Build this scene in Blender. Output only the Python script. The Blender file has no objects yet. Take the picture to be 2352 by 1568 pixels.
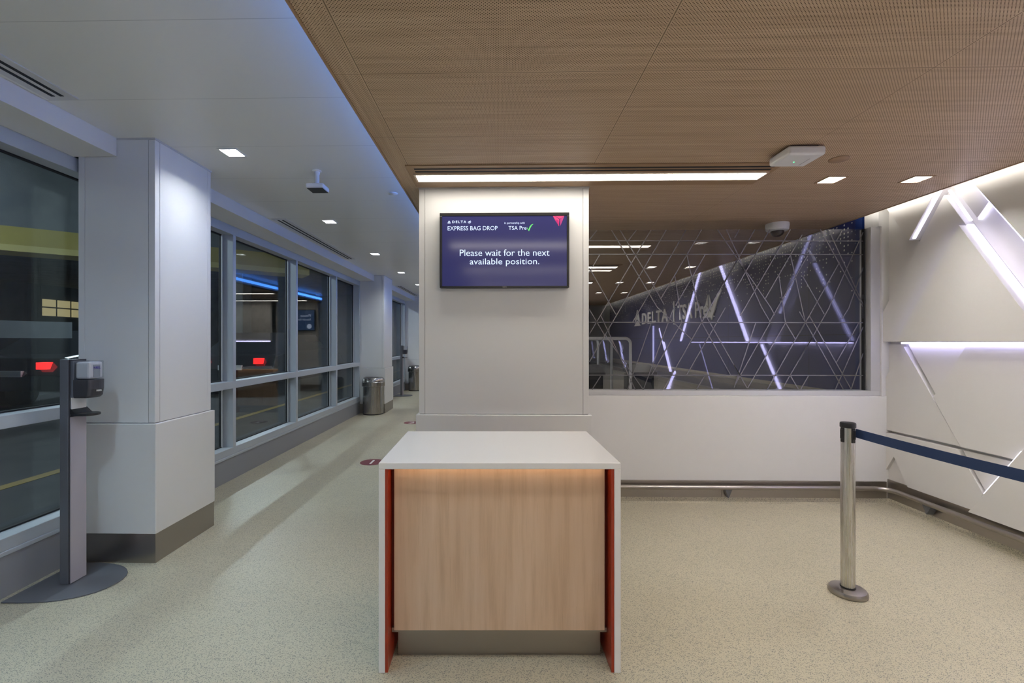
import bpy, bmesh, math, random
from mathutils import Vector, Matrix
random.seed(7)
SC = bpy.context.scene
COL = SC.collection
R = math.radians

# ------------------------------------------------------------------ camera, world, exposure
cd = bpy.data.cameras.new('camera'); cam = bpy.data.objects.new('camera', cd); COL.objects.link(cam)
cam.location = (0, 0, 1.45); cam.rotation_euler = (R(90), 0, R(1.1))
cd.sensor_width = 36; cd.lens = 1045 / 2352 * 36
cd.shift_x = (1176 - 1125) / 2352; cd.shift_y = 0
cd.clip_start = 0.05
SC.camera = cam
w = bpy.data.worlds.new('night_sky'); SC.world = w; w.use_nodes = True
w.node_tree.nodes['Background'].inputs[0].default_value = (0.35, 0.45, 0.6, 1)
w.node_tree.nodes['Background'].inputs[1].default_value = 0.02
vs = SC.view_settings
vs.view_transform = 'Standard'; vs.look = 'None'; vs.gamma = 1; vs.use_curve_mapping = False
vs.exposure = 0.42

# lamp strengths (emitting faces)
E_SQUARE, E_COOL, E_STRIP, E_COVE, E_BLUE, E_LED, E_GARAGE_FILL = 280, 240, 12.5, 11, 7.5, 9, 200

# ------------------------------------------------------------------ materials
MATS = {}
def mat(name, col=(.8, .8, .8), rough=.5, metal=0, spec=.5, emit=None, es=0, coat=0, alpha=None):
    if name in MATS: return MATS[name]
    m = bpy.data.materials.new(name); m.use_nodes = True; MATS[name] = m
    b = m.node_tree.nodes['Principled BSDF']
    b.inputs['Base Color'].default_value = (*col, 1)
    b.inputs['Roughness'].default_value = rough
    b.inputs['Metallic'].default_value = metal
    b.inputs['Specular IOR Level'].default_value = spec
    b.inputs['Coat Weight'].default_value = coat
    if emit:
        b.inputs['Emission Color'].default_value = (*emit, 1)
        b.inputs['Emission Strength'].default_value = es
    return m

class N:
    """small helper to wire shader nodes"""
    def __init__(s, m): s.t = m.node_tree; s.b = s.t.nodes['Principled BSDF']
    def n(s, typ, **k):
        x = s.t.nodes.new(typ)
        for a, v in k.items():
            if a != 'ins': setattr(x, a, v)
        for i, v in k.get('ins', {}).items(): s.set(x, i, v)
        return x
    def set(s, x, i, v):
        if hasattr(v, 'is_output'): s.t.links.new(v, x.inputs[i])
        else: x.inputs[i].default_value = v
    def m(s, op, a, b=0.0, c=None):
        x = s.n('ShaderNodeMath', operation=op)
        s.set(x, 0, a); s.set(x, 1, b)
        if c is not None: s.set(x, 2, c)
        return x.outputs[0]
    def xyz(s):
        tc = s.n('ShaderNodeTexCoord'); sp = s.n('ShaderNodeSeparateXYZ')
        s.t.links.new(tc.outputs['Object'], sp.inputs[0]); s.obj = tc.outputs['Object']
        return sp.outputs
    def mix(s, f, a, b):
        x = s.n('ShaderNodeMix', data_type='RGBA')
        s.set(x, 0, f); s.set(x, 6, a); s.set(x, 7, b); return x.outputs[2]
    def mapping(s, vec, scale, rot=(0, 0, 0)):
        x = s.n('ShaderNodeMapping'); s.t.links.new(vec, x.inputs[0])
        x.inputs['Scale'].default_value = scale; x.inputs['Rotation'].default_value = rot
        return x.outputs[0]
    def noise(s, vec, scale, detail=2.0, rough=.5):
        x = s.n('ShaderNodeTexNoise'); s.t.links.new(vec, x.inputs['Vector'])
        x.inputs['Scale'].default_value = scale; x.inputs['Detail'].default_value = detail
        x.inputs['Roughness'].default_value = rough
        return x.outputs[0]
    def ramp(s, f, stops):
        x = s.n('ShaderNodeValToRGB'); s.t.links.new(f, x.inputs[0]); e = x.color_ramp.elements
        while len(e) < len(stops): e.new(.5)
        for k, (p, c) in zip(e, stops): k.position = p; k.color = (*c, 1)
        return x.outputs[0]
    def line(s, v, start, step, half):
        """1 on lines at start + k*step"""
        q = s.m('DIVIDE', s.m('SUBTRACT', v, start), step)
        f = s.m('SUBTRACT', s.m('FRACT', s.m('ADD', q, .5)), .5)
        return s.m('LESS_THAN', s.m('ABSOLUTE', f), half / step)

def m_floor():
    m = mat('speckled_vinyl', rough=.42, spec=.45); k = N(m); x, y, z = k.xyz()
    acc = None
    for i, (ang, sx, sy, thr) in enumerate([(28, 130, 265, .19), (75, 135, 285, .18), (-35, 165, 340, .19), (115, 215, 420, .18)]):
        v = k.n('ShaderNodeTexVoronoi'); k.t.links.new(k.mapping(k.obj, (sx, sy, 1), (0, 0, R(ang))), v.inputs['Vector'])
        v.inputs['Scale'].default_value = 1
        sp = k.n('ShaderNodeSeparateColor'); k.t.links.new(v.outputs['Color'], sp.inputs[0])
        f = k.m('MULTIPLY', k.m('LESS_THAN', v.outputs['Distance'], .40), k.m('LESS_THAN', sp.outputs[0], thr))
        acc = f if acc is None else k.m('MAXIMUM', acc, f)
    wht = k.noise(k.obj, 260, 2); wht = k.m('GREATER_THAN', wht, .66)
    big = k.ramp(k.noise(k.obj, 1.1, 3), [(.3, (.455, .415, .30)), (.7, (.52, .475, .35))])
    c = k.mix(k.m('MULTIPLY', wht, .2), big, (.70, .68, .58, 1))
    c = k.mix(k.m('MULTIPLY', acc, .78), c, (.10, .105, .115, 1))
    k.set(k.b, 'Base Color', c)
    k.set(k.b, 'Roughness', k.m('ADD', k.m('MULTIPLY', k.noise(k.obj, 14, 3), .2), .33))
    return m

def m_ceiling_wood():
    m = mat('perforated_oak', rough=.45, spec=.35); k = N(m); x, y, z = k.xyz()
    edge = k.m('LESS_THAN', x, -.587)
    gx = k.noise(k.mapping(k.obj, (.9, 26, 1)), 1.6, 5, .62)
    gy = k.noise(k.mapping(k.obj, (26, .9, 1)), 1.6, 5, .62)
    g = k.m('ADD', k.m('MULTIPLY', gx, k.m('SUBTRACT', 1, edge)), k.m('MULTIPLY', gy, edge))
    c = k.ramp(g, [(.25, (.42, .295, .19)), (.5, (.53, .38, .253)), (.75, (.63, .47, .325))])
    P = .0127
    def grid(o):
        fx = k.m('SUBTRACT', k.m('FRACT', k.m('ADD', k.m('DIVIDE', x, P), 50 + o)), .5)
        fy = k.m('SUBTRACT', k.m('FRACT', k.m('ADD', k.m('DIVIDE', y, P), 50 + o)), .5)
        return k.m('LESS_THAN', k.m('ADD', k.m('MULTIPLY', fx, fx), k.m('MULTIPLY', fy, fy)), .0215)
    hole = k.m('MAXIMUM', grid(0), grid(.5))
    sx = k.line(x, -.587, 1.2, .006); sy = k.line(y, 1.93, .605, .006)
    hole = k.m('MULTIPLY', hole, k.m('SUBTRACT', 1, k.m('MAXIMUM', sx, sy)))
    lx = k.line(x, -.587, 1.2, .0022); ly = k.line(y, 1.93, .605, .0018)
    dark = k.m('MAXIMUM', hole, k.m('MULTIPLY', k.m('MAXIMUM', lx, ly), .65))
    c = k.mix(dark, c, (.04, .024, .012, 1))
    k.set(k.b, 'Base Color', c)
    k.set(k.b, 'Specular IOR Level', k.m('MULTIPLY', k.m('SUBTRACT', 1, dark), .35))
    return m

def m_ceiling_white():
    m = mat('white_ceiling_panel', rough=.33, spec=.45); k = N(m); x, y, z = k.xyz()
    l = k.line(y, 1.87, .612, .002)
    k.set(k.b, 'Base Color', k.mix(k.m('MULTIPLY', l, .55), (.76, .76, .74, 1), (.36, .36, .36, 1)))
    return m

def m_wood(name, c0, c1, c2, rot=0):
    m = mat(name, rough=.4, spec=.4); k = N(m); k.xyz()
    q = k.noise(k.mapping(k.obj, (14, 1, .9)), 1.8, 6, .6)
    plank = k.noise(k.mapping(k.obj, (5.2, 0, 0)), 1, 0)
    fine = k.noise(k.mapping(k.obj, (160, 1, 3.5)), 1.0, 3, .6)
    c = k.ramp(q, [(.25, c0), (.5, c1), (.78, c2)])
    c = k.mix(k.m('MULTIPLY', k.m('GREATER_THAN', fine, .66), .22), c, (*[v * .55 for v in c0], 1))
    c = k.mix(k.m('MULTIPLY', k.m('SUBTRACT', plank, .3), .8), c, (*c0, 1))
    k.set(k.b, 'Base Color', c)
    return m

def m_brushed(name, col, rough, axis):
    m = mat(name, col, rough, 1); k = N(m); k.xyz()
    sc = {'x': (1.5, 160, 160), 'z': (120, 120, 1.5)}[axis]
    q = k.noise(k.mapping(k.obj, sc), 2, 3)
    k.set(k.b, 'Roughness', k.m('ADD', k.m('MULTIPLY', q, .22), rough - .1))
    bp = k.n('ShaderNodeBump'); bp.inputs['Strength'].default_value = .05
    k.t.links.new(q, bp.inputs['Height']); k.t.links.new(bp.outputs[0], k.b.inputs['Normal'])
    return m

def m_glass(name, tint=(.9, .93, .93), f0=.04, rough=0.0):
    m = bpy.data.materials.new(name); m.use_nodes = True; MATS[name] = m
    t = m.node_tree; t.nodes.remove(t.nodes['Principled BSDF']); out = t.nodes['Material Output']
    tr = t.nodes.new('ShaderNodeBsdfTransparent'); tr.inputs[0].default_value = (*tint, 1)
    gl = t.nodes.new('ShaderNodeBsdfGlossy'); gl.inputs['Roughness'].default_value = rough
    lw = t.nodes.new('ShaderNodeLayerWeight'); lw.inputs[0].default_value = .5
    p = t.nodes.new('ShaderNodeMath'); p.operation = 'POWER'; p.inputs[1].default_value = 5
    t.links.new(lw.outputs['Facing'], p.inputs[0])
    a = t.nodes.new('ShaderNodeMath'); a.operation = 'MULTIPLY_ADD'
    a.inputs[1].default_value = 1 - f0; a.inputs[2].default_value = f0
    t.links.new(p.outputs[0], a.inputs[0])
    mx = t.nodes.new('ShaderNodeMixShader')
    t.links.new(a.outputs[0], mx.inputs[0]); t.links.new(tr.outputs[0], mx.inputs[1]); t.links.new(gl.outputs[0], mx.inputs[2])
    t.links.new(mx.outputs[0], out.inputs[0])
    return m

def m_navy():
    m = mat('navy_dotted_panel', rough=.4); k = N(m); x, y, z = k.xyz()
    P = .05; PZ = .042
    iy = k.m('FLOOR', k.m('DIVIDE', y, P)); iz = k.m('FLOOR', k.m('DIVIDE', z, PZ))
    w1 = k.n('ShaderNodeTexWhiteNoise', noise_dimensions='1D'); k.t.links.new(iy, w1.inputs['W'])
    w2 = k.n('ShaderNodeTexWhiteNoise', noise_dimensions='2D')
    cb = k.n('ShaderNodeCombineXYZ'); k.t.links.new(iy, cb.inputs[0]); k.t.links.new(iz, cb.inputs[1])
    k.t.links.new(cb.outputs[0], w2.inputs['Vector'])
    dens = k.m('SUBTRACT', k.m('MULTIPLY', k.m('SUBTRACT', z, 1.85), 1.05), k.m('MULTIPLY', w1.outputs[0], .35))
    on = k.m('LESS_THAN', w2.outputs[0], dens)
    fy = k.m('MULTIPLY', k.m('SUBTRACT', k.m('FRACT', k.m('DIVIDE', y, P)), .5), P)
    fz = k.m('MULTIPLY', k.m('SUBTRACT', k.m('FRACT', k.m('DIVIDE', z, PZ)), .5), PZ)
    rr = k.m('MULTIPLY_ADD', w1.outputs[0], .005, .0065)
    d = k.m('LESS_THAN', k.m('ADD', k.m('MULTIPLY', fy, fy), k.m('MULTIPLY', fz, fz)), k.m('MULTIPLY', rr, rr))
    seam = k.m('MAXIMUM', k.line(y, 5.2, 1.8, .004), k.line(z, 1.52, 10, .004))
    c = k.mix(k.m('MULTIPLY', d, on), (.028, .034, .135, 1), (.80, .80, .78, 1))
    c = k.mix(seam, c, (.005, .006, .02, 1))
    k.set(k.b, 'Base Color', c)
    return m

def m_concrete(name, c0, c1):
    m = mat(name, rough=.85, spec=.2); k = N(m); k.xyz()
    k.set(k.b, 'Base Color', k.ramp(k.noise(k.obj, 2.2, 6, .65), [(.3, c0), (.7, c1)]))
    return m

FLOOR = m_floor(); CWOOD = m_ceiling_wood(); CWHITE = m_ceiling_white()
MAPLE = m_wood('maple_veneer', (.53, .355, .23), (.68, .485, .335), (.75, .56, .41))
OAK = mat('oak_edge', (.33, .21, .115), .5)
STEEL = m_brushed('brushed_steel', (.38, .35, .32), .32, 'x')
STEELV = m_brushed('brushed_steel_upright', (.64, .62, .59), .27, 'z')
CAN = m_brushed('stainless_can', (.42, .40, .38), .24, 'z')
WHITE = mat('white_panel', (.74, .735, .72), .38, spec=.4)
WALLW = mat('white_wall_panel', (.72, .70, .675), .5, spec=.3)
QUARTZ = mat('white_quartz', (.82, .81, .80), .14, spec=.5)
ALU = mat('grey_aluminium', (.42, .43, .46), .38, .35)
ALUL = mat('light_aluminium', (.62, .62, .63), .35, .3)
LINE = mat('etched_glass_line', (.21, .205, .215), .40, 1.0)
BLACK = mat('black_plastic', (.012, .012, .013), .4)
DARK = mat('dark_gap', (.012, .012, .014), .7)
CHAR = mat('charcoal_plastic', (.045, .043, .05), .35)
GUN = mat('gunmetal', (.15, .155, .175), .42, .3)
PALE = mat('pale_mauve_panel', (.40, .37, .41), .45)
RED = mat('red_orange_laminate', (.36, .036, .013), .3)
WPLAST = mat('white_plastic', (.80, .80, .79), .35)
BLUEBELT = mat('navy_webbing', (.02, .045, .125), .7)
GLASS = m_glass('window_glass', (.90, .93, .93), .045)
PGLASS = m_glass('partition_glass', (.90, .91, .93), .055)
ACRYL = m_glass('clear_acrylic', (.90, .91, .92), .05)
NAVY = m_navy()
SQL = mat('downlight_diffuser', (1, 1, 1), emit=(1, .97, .93), es=E_SQUARE)
SQC = mat('downlight_diffuser_cool', (1, 1, 1), emit=(.90, .96, 1), es=E_COOL)
SQB = mat('downlight_diffuser_daylight', (1, 1, 1), emit=(.54, .76, 1), es=E_COOL * 2.2)
STRL = mat('strip_diffuser', (1, 1, 1), emit=(1, .93, .83), es=E_STRIP)
COVE = mat('cove_led', (1, 1, 1), emit=(1, .96, .90), es=E_COVE)
BLUEL = mat('blue_led', (.1, .2, 1), emit=(.07, .27, 1), es=E_BLUE)
LED = mat('violet_white_led', (1, 1, 1), emit=(.58, .55, 1), es=E_LED)
LEDF = mat('violet_white_led_front', (1, 1, 1), emit=(.78, .76, 1), es=1.5)
LEDW = mat('violet_white_led_soft', (1, 1, 1), emit=(.52, .5, 1), es=E_LED * .35)
LEDP = mat('violet_led_low', (1, 1, 1), emit=(.50, .50, 1), es=2.6)
LEDX = mat('violet_led_faint', (1, 1, 1), emit=(.42, .42, 1), es=.5)
GARFILL = mat('garage_fill_tube', (1, 1, 1), emit=(.75, .9, 1), es=E_GARAGE_FILL)
SCRB = mat('screen_blue', (.02, .02, .06), .12, emit=(.052, .056, .24), es=.27)
TXT = mat('screen_text', (.1, .1, .1), .3, emit=(.62, .74, 1), es=.92)
GREEN = mat('screen_green', (.05, .2, .05), .3, emit=(.12, .72, .17), es=.68)
PINK = mat('screen_pink', (.2, .02, .05), .3, emit=(.85, .06, .20), es=.68)
PURP = mat('screen_purple', (.2, .02, .05), .3, emit=(.40, .05, .22), es=.68)
SIGNW = mat('white_sign_letter', (.8, .8, .78), .5)
CONC = m_concrete('garage_concrete', (.10, .115, .125), (.17, .185, .19))
ASPH = m_concrete('asphalt', (.035, .037, .04), (.06, .062, .065))
YEL = m_concrete('yellow_paint', (.33, .28, .08), (.42, .355, .11))

# ------------------------------------------------------------------ mesh builder
ORI = {}
class MB:
    def __init__(s): s.v = []; s.f = []; s.mi = []; s.cur = 0
    def add(s, vs, fs):
        o = len(s.v); s.v += [tuple(v) for v in vs]
        s.f += [tuple(i + o for i in f) for f in fs]; s.mi += [s.cur] * len(fs); return s
    def box(s, x0, x1, y0, y1, z0, z1):
        if x0 > x1: x0, x1 = x1, x0
        if y0 > y1: y0, y1 = y1, y0
        if z0 > z1: z0, z1 = z1, z0
        v = [(x, y, z) for z in (z0, z1) for y in (y0, y1) for x in (x0, x1)]
        return s.add(v, [(0, 2, 3, 1), (4, 5, 7, 6), (0, 1, 5, 4), (2, 6, 7, 3), (1, 3, 7, 5), (0, 4, 6, 2)])
    def prism(s, poly, axis, a, b):
        """poly of 2-D points; axis 'x': (y,z), 'y': (x,z), 'z': (x,y)"""
        f = {'x': lambda p, t: (t, p[0], p[1]), 'y': lambda p, t: (p[0], t, p[1]), 'z': lambda p, t: (p[0], p[1], t)}[axis]
        ar = sum(poly[i][0] * poly[(i + 1) % len(poly)][1] - poly[(i + 1) % len(poly)][0] * poly[i][1] for i in range(len(poly)))
        if ar < 0: poly = poly[::-1]
        n = len(poly); lo, hi = min(a, b), max(a, b)
        vs = [f(p, lo) for p in poly] + [f(p, hi) for p in poly]
        fs = [tuple(range(n - 1, -1, -1)), tuple(range(n, 2 * n))] + [(i, (i + 1) % n, n + (i + 1) % n, n + i) for i in range(n)]
        if axis == 'y': fs = [t[::-1] for t in fs]
        return s.add(vs, fs)
    def lathe(s, prof, c=(0, 0), n=32, sx=1, sy=1, x0=0, y0=0):
        """prof: (radius, z); revolved about a vertical axis at c"""
        vs = []; fs = []
        for r, z in prof:
            for i in range(n):
                a = 2 * math.pi * i / n; vs.append((c[0] + r * math.cos(a) * sx, c[1] + r * math.sin(a) * sy, z))
        for j in range(len(prof) - 1):
            for i in range(n):
                k = (i + 1) % n; fs.append((j * n + i, j * n + k, (j + 1) * n + k, (j + 1) * n + i))
        fs.append(tuple(range(n - 1, -1, -1))); fs.append(tuple((len(prof) - 1) * n + i for i in range(n)))
        return s.add(vs, fs)
    def tube(s, path, r, n=14, closed=False):
        path = [Vector(p) for p in path]; L = len(path); vs = []; fs = []
        up = None
        for i, p in enumerate(path):
            if closed: d = path[(i + 1) % L] - path[i - 1]
            else: d = path[min(i + 1, L - 1)] - path[max(i - 1, 0)]
            d.normalize()
            if up is None:
                up = Vector((0, 0, 1)) if abs(d.z) < .9 else Vector((1, 0, 0))
            u = up - d * up.dot(d); u.normalize(); up = u; w_ = d.cross(u)
            for k in range(n):
                a = 2 * math.pi * k / n; vs.append(p + (u * math.cos(a) + w_ * math.sin(a)) * r)
        for i in range(L if closed else L - 1):
            j = (i + 1) % L
            for k in range(n):
                m_ = (k + 1) % n; fs.append((i * n + k, i * n + m_, j * n + m_, j * n + k))
        if not closed: fs += [tuple(range(n - 1, -1, -1)), tuple((L - 1) * n + k for k in range(n))]
        return s.add(vs, fs)
    def seg(s, p, q, wd, axis, a, b):
        """flat bar along the 2-D segment p-q of width wd, extruded along axis from a to b"""
        d = Vector((q[0] - p[0], q[1] - p[1])); d.normalize(); nrm = Vector((-d.y, d.x)) * wd / 2
        return s.prism([(p[0] + nrm.x, p[1] + nrm.y), (q[0] + nrm.x, q[1] + nrm.y), (q[0] - nrm.x, q[1] - nrm.y), (p[0] - nrm.x, p[1] - nrm.y)], axis, a, b)
    def build(s, name, m, parent=None, bevel=0, smooth=False, seg=2, **tags):
        ob = bpy.data.objects.new(name, bpy.data.meshes.new(name)); COL.objects.link(ob)
        o = Vector((0, 0, 0))
        if parent is not None: ob.parent = parent; o = ORI[parent.name]
        else:
            xs = list(zip(*s.v)); o = Vector(((min(xs[0]) + max(xs[0])) / 2, (min(xs[1]) + max(xs[1])) / 2, min(xs[2])))
            if tags.get('keep'): o = Vector((0, 0, 0))
            ob.location = o
        ORI[ob.name] = o
        me = ob.data; me.from_pydata([Vector(v) - o for v in s.v], [], s.f); me.update()
        bm = bmesh.new(); bm.from_mesh(me); bmesh.ops.recalc_face_normals(bm, faces=bm.faces[:]); bm.to_mesh(me); bm.free()
        for mm in (m if isinstance(m, (list, tuple)) else [m]): me.materials.append(mm)
        if isinstance(m, (list, tuple)):
            for p, i in zip(me.polygons, s.mi): p.material_index = i
        if smooth:
            for p in me.polygons: p.use_smooth = True
            try: me.set_sharp_from_angle(angle=R(40))
            except Exception: pass
        if bevel:
            b = ob.modifiers.new('bevel', 'BEVEL'); b.width = bevel; b.segments = seg; b.limit_method = 'ANGLE'; b.angle_limit = R(35)
        for kk in ('label', 'category', 'group', 'kind'):
            if tags.get(kk): ob[kk] = tags[kk]
        return ob

def thing(name, label, cat, loc, rz=0, group=None, kind=None):
    o = bpy.data.objects.new(name, None); COL.objects.link(o); o.empty_display_size = .1
    o.location = loc; o.rotation_euler = (0, 0, rz); ORI[o.name] = Vector(loc) if rz == 0 else Vector((0, 0, 0))
    if kind: o['kind'] = kind
    if label: o['label'] = label
    if cat: o['category'] = cat
    if group: o['group'] = group
    return o
def struct(name): return thing(name, None, None, (0, 0, 0), kind='structure')
def copy_tree(o, parent=None):
    c = o.copy(); COL.objects.link(c)
    if parent is not None: c.parent = parent
    for ch in list(o.children): copy_tree(ch, c)
    ORI[c.name] = ORI.get(o.name, Vector((0, 0, 0)))
    return c
def B(*a): return MB().box(*a)

def txt(body, name, m, parent, place, x, y, width=None, height=None, align='LEFT', spacing=1.0, depth=.0015, bold=0):
    """lettering as a mesh part; place(u, v, t) maps text plane to the world; x,y anchor; width/height fit"""
    cu = bpy.data.curves.new('lettering', 'FONT'); cu.body = body; cu.space_character = spacing
    cu.extrude = 0; cu.offset = bold; cu.resolution_u = 4
    to = bpy.data.objects.new('lettering', cu); COL.objects.link(to)
    dg = bpy.context.evaluated_depsgraph_get(); dg.update()
    me = bpy.data.meshes.new_from_object(to.evaluated_get(dg))
    vs = [v.co.copy() for v in me.vertices]; fs = [tuple(p.vertices) for p in me.polygons]
    bpy.data.objects.remove(to); bpy.data.curves.remove(cu); bpy.data.meshes.remove(me)
    x0, x1 = min(v.x for v in vs), max(v.x for v in vs); y0, y1 = min(v.y for v in vs), max(v.y for v in vs)
    sx = width / (x1 - x0) if width else None; sy = height / (y1 - y0) if height else None
    sx = sx or sy; sy = sy or sx
    ox = {'LEFT': x0, 'CENTER': (x0 + x1) / 2, 'RIGHT': x1}[align]
    P = [((v.x - ox) * sx + x, (v.y - y0) * sy + y) for v in vs]
    # one mesh per word: cut where the gap between faces is wider than a letter space
    iv = sorted((min(P[i][0] for i in f), max(P[i][0] for i in f)) for f in fs)
    cuts = []; reach = iv[0][1]; gap = (max(p[1] for p in P) - min(p[1] for p in P)) * .13 * max(1, spacing * 1.6 - .6)
    if ' ' in body:
        for a, b in iv:
            if a - reach > gap: cuts.append((a + reach) / 2)
            reach = max(reach, b)
    out = None
    for k in range(len(cuts) + 1):
        lo = cuts[k - 1] if k else -1e9; hi = cuts[k] if k < len(cuts) else 1e9
        wf = [f for f in fs if lo < sum(P[i][0] for i in f) / len(f) < hi]
        ids = {}
        for f in wf:
            for i in f: ids.setdefault(i, len(ids))
        Q = [P[i] for i in ids]; n = len(Q); wf = [tuple(ids[i] for i in f) for f in wf]
        edges = {(f[i], f[(i + 1) % len(f)]) for f in wf for i in range(len(f))}
        fr = wf + [tuple(i + n for i in f[::-1]) for f in wf] + [(b, a, a + n, b + n) for a, b in edges if (b, a) not in edges]
        out = MB().add([place(u, v, depth) for u, v in Q] + [place(u, v, 0) for u, v in Q], fr).build(name, m, parent)
    return out
def poly(points, name, m, parent, place, depth=.0015):
    n = len(points)
    mb = MB().add([place(u, v, depth) for u, v in points] + [place(u, v, 0) for u, v in points],
                  [tuple(range(n)), tuple(range(2 * n - 1, n - 1, -1))] + [(i, (i + 1) % n, n + (i + 1) % n, n + i) for i in range(n)])
    return mb.build(name, m, parent)
def stroke(pts, wds):
    """ribbon polygon along pts with widths"""
    L, Rr = [], []
    for i, p in enumerate(pts):
        a = Vector(pts[max(i - 1, 0)]); b = Vector(pts[min(i + 1, len(pts) - 1)]); d = (b - a).normalized(); nn = Vector((-d.y, d.x))
        L.append(tuple(Vector(p) + nn * wds[i] / 2)); Rr.append(tuple(Vector(p) - nn * wds[i] / 2))
    return L + Rr[::-1]

# ------------------------------------------------------------------ floor, ceilings, walls
ZW, ZC = 2.79, 2.59          # white ceiling, wood ceiling
YB, YF = -6.6, 16.5          # wall behind the camera, far end of the hall
GY = 4.28                    # glass partition
B(-2.95, 3.75, YB, YF, -.12, 0).build('floor', FLOOR, kind='structure', keep=1)

YW = (12.6, 10.7, 8.80, 6.93, 5.05, 3.19, 1.33, -.53, -2.4, -4.3)           # lamp rows, white ceiling
YO = (10.66, 8.83, 7.0, 3.252, 1.42, -.42, -2.25, -4.1)                      # lamp rows, wood ceiling
HL = .0585
def ceiling_boxes(x0, x1, z0, z1, lampx, lampy):
    mb = MB(); xs = [x0] + [v for x in lampx for v in (x - HL, x + HL)] + [x1]
    for i in range(len(xs) - 1):
        if i % 2 == 0: mb.box(xs[i], xs[i + 1], YB, YF, z0, z1)
        else:
            ys = [YB] + [v for y in sorted(lampy) for v in (y - HL, y + HL)] + [YF]
            for j in range(0, len(ys) - 1, 2): mb.box(xs[i], xs[i + 1], ys[j], ys[j + 1], z0, z1)
    return mb
cw = ceiling_boxes(-3.0, -.60, ZW, ZW + .02, (-1.888,), YW).build('ceiling', CWHITE, kind='structure', keep=1)
wood = ceiling_boxes(-.707, 3.32, ZC, ZC + .025, (2.345, 2.935), YO)
wc = wood.build('ceiling', CWOOD, kind='structure', keep=1); wc.data.name = 'ceiling_wood'
# cut openings are avoided: lamps sit as shallow trays under / in the panels
MB().box(-.712, -.700, YB, YF, ZC - .004, ZC + .028).build('edge_trim', OAK, wc)
MB().box(3.314, 3.326, YB, YF, ZC - .004, ZC + .028).build('edge_trim', OAK, wc)
MB().box(-.60, -.58, YB, YF, ZC + .025, ZW + .1).build('wall_cove', WHITE, kind='structure', keep=1)
MB().box(-.618, -.601, YB + .05, YF - .1, ZC + .095, ZC + .145).build('light_strip', BLUEL, wc)
MB().box(-.60, 3.75, YB, YF, 2.98, 3.05).build('ceiling', mat('plenum', (.5, .5, .5), .8), kind='structure', keep=1)
MB().box(3.20, 3.22, YB, YF, ZC + .025, 2.98).build('wall_plenum', WHITE, kind='structure', keep=1)
MB().box(3.235, 3.30, YB + .05, GY - .02, ZC + .035, ZC + .055).build('light_strip', COVE, wc)

MB().box(-3.0, 3.75, YB - .1, YB, 0, 3.0).build('wall_back', mat('grey_wall', (.34, .34, .34), .6), kind='structure', keep=1)
MB().box(-3.0, 3.75, YF, YF + .1, 0, 3.0).build('wall_far', MATS['grey_wall'], kind='structure', keep=1)
MB().box(.9, 3.6, 14.4, 14.5, 0, 2.59).build('wall_far_side', MATS['grey_wall'], kind='structure', keep=1)

# right-hand wall: relief of white panels with light strips in the gaps
wr = MB().box(3.56, 3.66, YB, GY + .06, 0, 2.98).build('wall_right', WALLW, kind='structure', keep=1)
def panel(pts, xf, xb=3.565): return MB().prism(pts, 'x', xf, xb).build('wall_panel', WALLW, wr, bevel=.002, seg=1)
def led(p, q, wd, x0, x1, m=None): return MB().seg(p, q, wd, 'x', x0, x1).build('light_strip', m or LED, wr)
ZT = 2.96
# upper field
panel([(3.468, 2.319), (4.014, 1.447), (2.922, 1.447)], 3.440)                                   # big triangle
panel([(3.634, 2.600), (3.470, 2.330), (3.300, 2.05), (3.30, 1.447), (4.235, 1.447), (4.235, 1.665)], 3.490)
panel([(4.24, 1.70), (3.885, 2.270), (4.155, 2.69), (4.30, ZT), (4.335, ZT), (4.335, 1.447), (4.24, 1.447)], 3.545)
panel([(4.135, 2.66), (3.893, 2.300), (3.660, 2.640), (3.45, ZT), (4.32, ZT)], 3.450)              # hanging triangle
panel([(3.595, 2.640), (3.425, 2.360), (3.310, 2.500), (3.62, ZT), (3.80, ZT)], 3.530)
panel([(3.615, ZT), (2.610, 1.447), (1.70, ZT)], 3.450)
panel([(1.66, ZT), (2.585, 1.447), (2.125, 1.447), (1.13, ZT)], 3.520)
panel([(1.09, ZT), (2.085, 1.447), (-.17, 1.447), (.90, ZT)], 3.480)
panel([(.86, ZT), (-.21, 1.447), (-2.4, 1.447), (-2.4, ZT)], 3.450)
panel([(-2.44, ZT), (-2.44, 1.447), (-4.2, 1.447), (-3.2, ZT)], 3.490)
panel([(-3.24, ZT), (-4.24, 1.447), (-6.55, 1.447), (-6.55, ZT)], 3.515)
# lower field
LZ = 1.427
panel([(4.010, 1.395), (4.335, 1.0), (4.335, LZ), (4.03, LZ)], 3.545)
panel([(4.015, 1.405), (3.757, 1.000), (3.530, .650), (4.335, .650), (4.335, .93)], 3.515)
panel([(3.985, LZ), (3.480, LZ), (3.735, 1.015)], 3.525)
panel([(3.470, LZ), (3.734, .998), (3.516, .650), (3.15, .650), (2.655, LZ)], 3.500)
panel([(4.335, .628), (3.545, .628), (3.365, .345), (3.435, .20), (3.975, .20), (4.11, .425), (4.19, .29), (4.30, .29), (4.335, .20)], 3.510)
panel([(4.335, .19), (4.335, .5), (3.95, .5), (3.95, .19)], 3.535)
panel([(3.520, .628), (3.16, .628), (3.345, .345)], 3.520)
panel([(3.432, .190), (2.63, LZ), (2.525, LZ), (2.90, .87), (1.55, .19)], 3.470)
panel([(2.49, LZ), (2.88, .88), (1.52, .19), (.70, LZ)], 3.440)
panel([(.66, LZ), (1.48, .19), (-.2, .19), (-.9, .87), (-1.3, LZ)], 3.480)
panel([(-1.34, LZ), (-.94, .87), (-.24, .19), (-6.55, .19), (-6.55, LZ)], 3.505)
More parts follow.
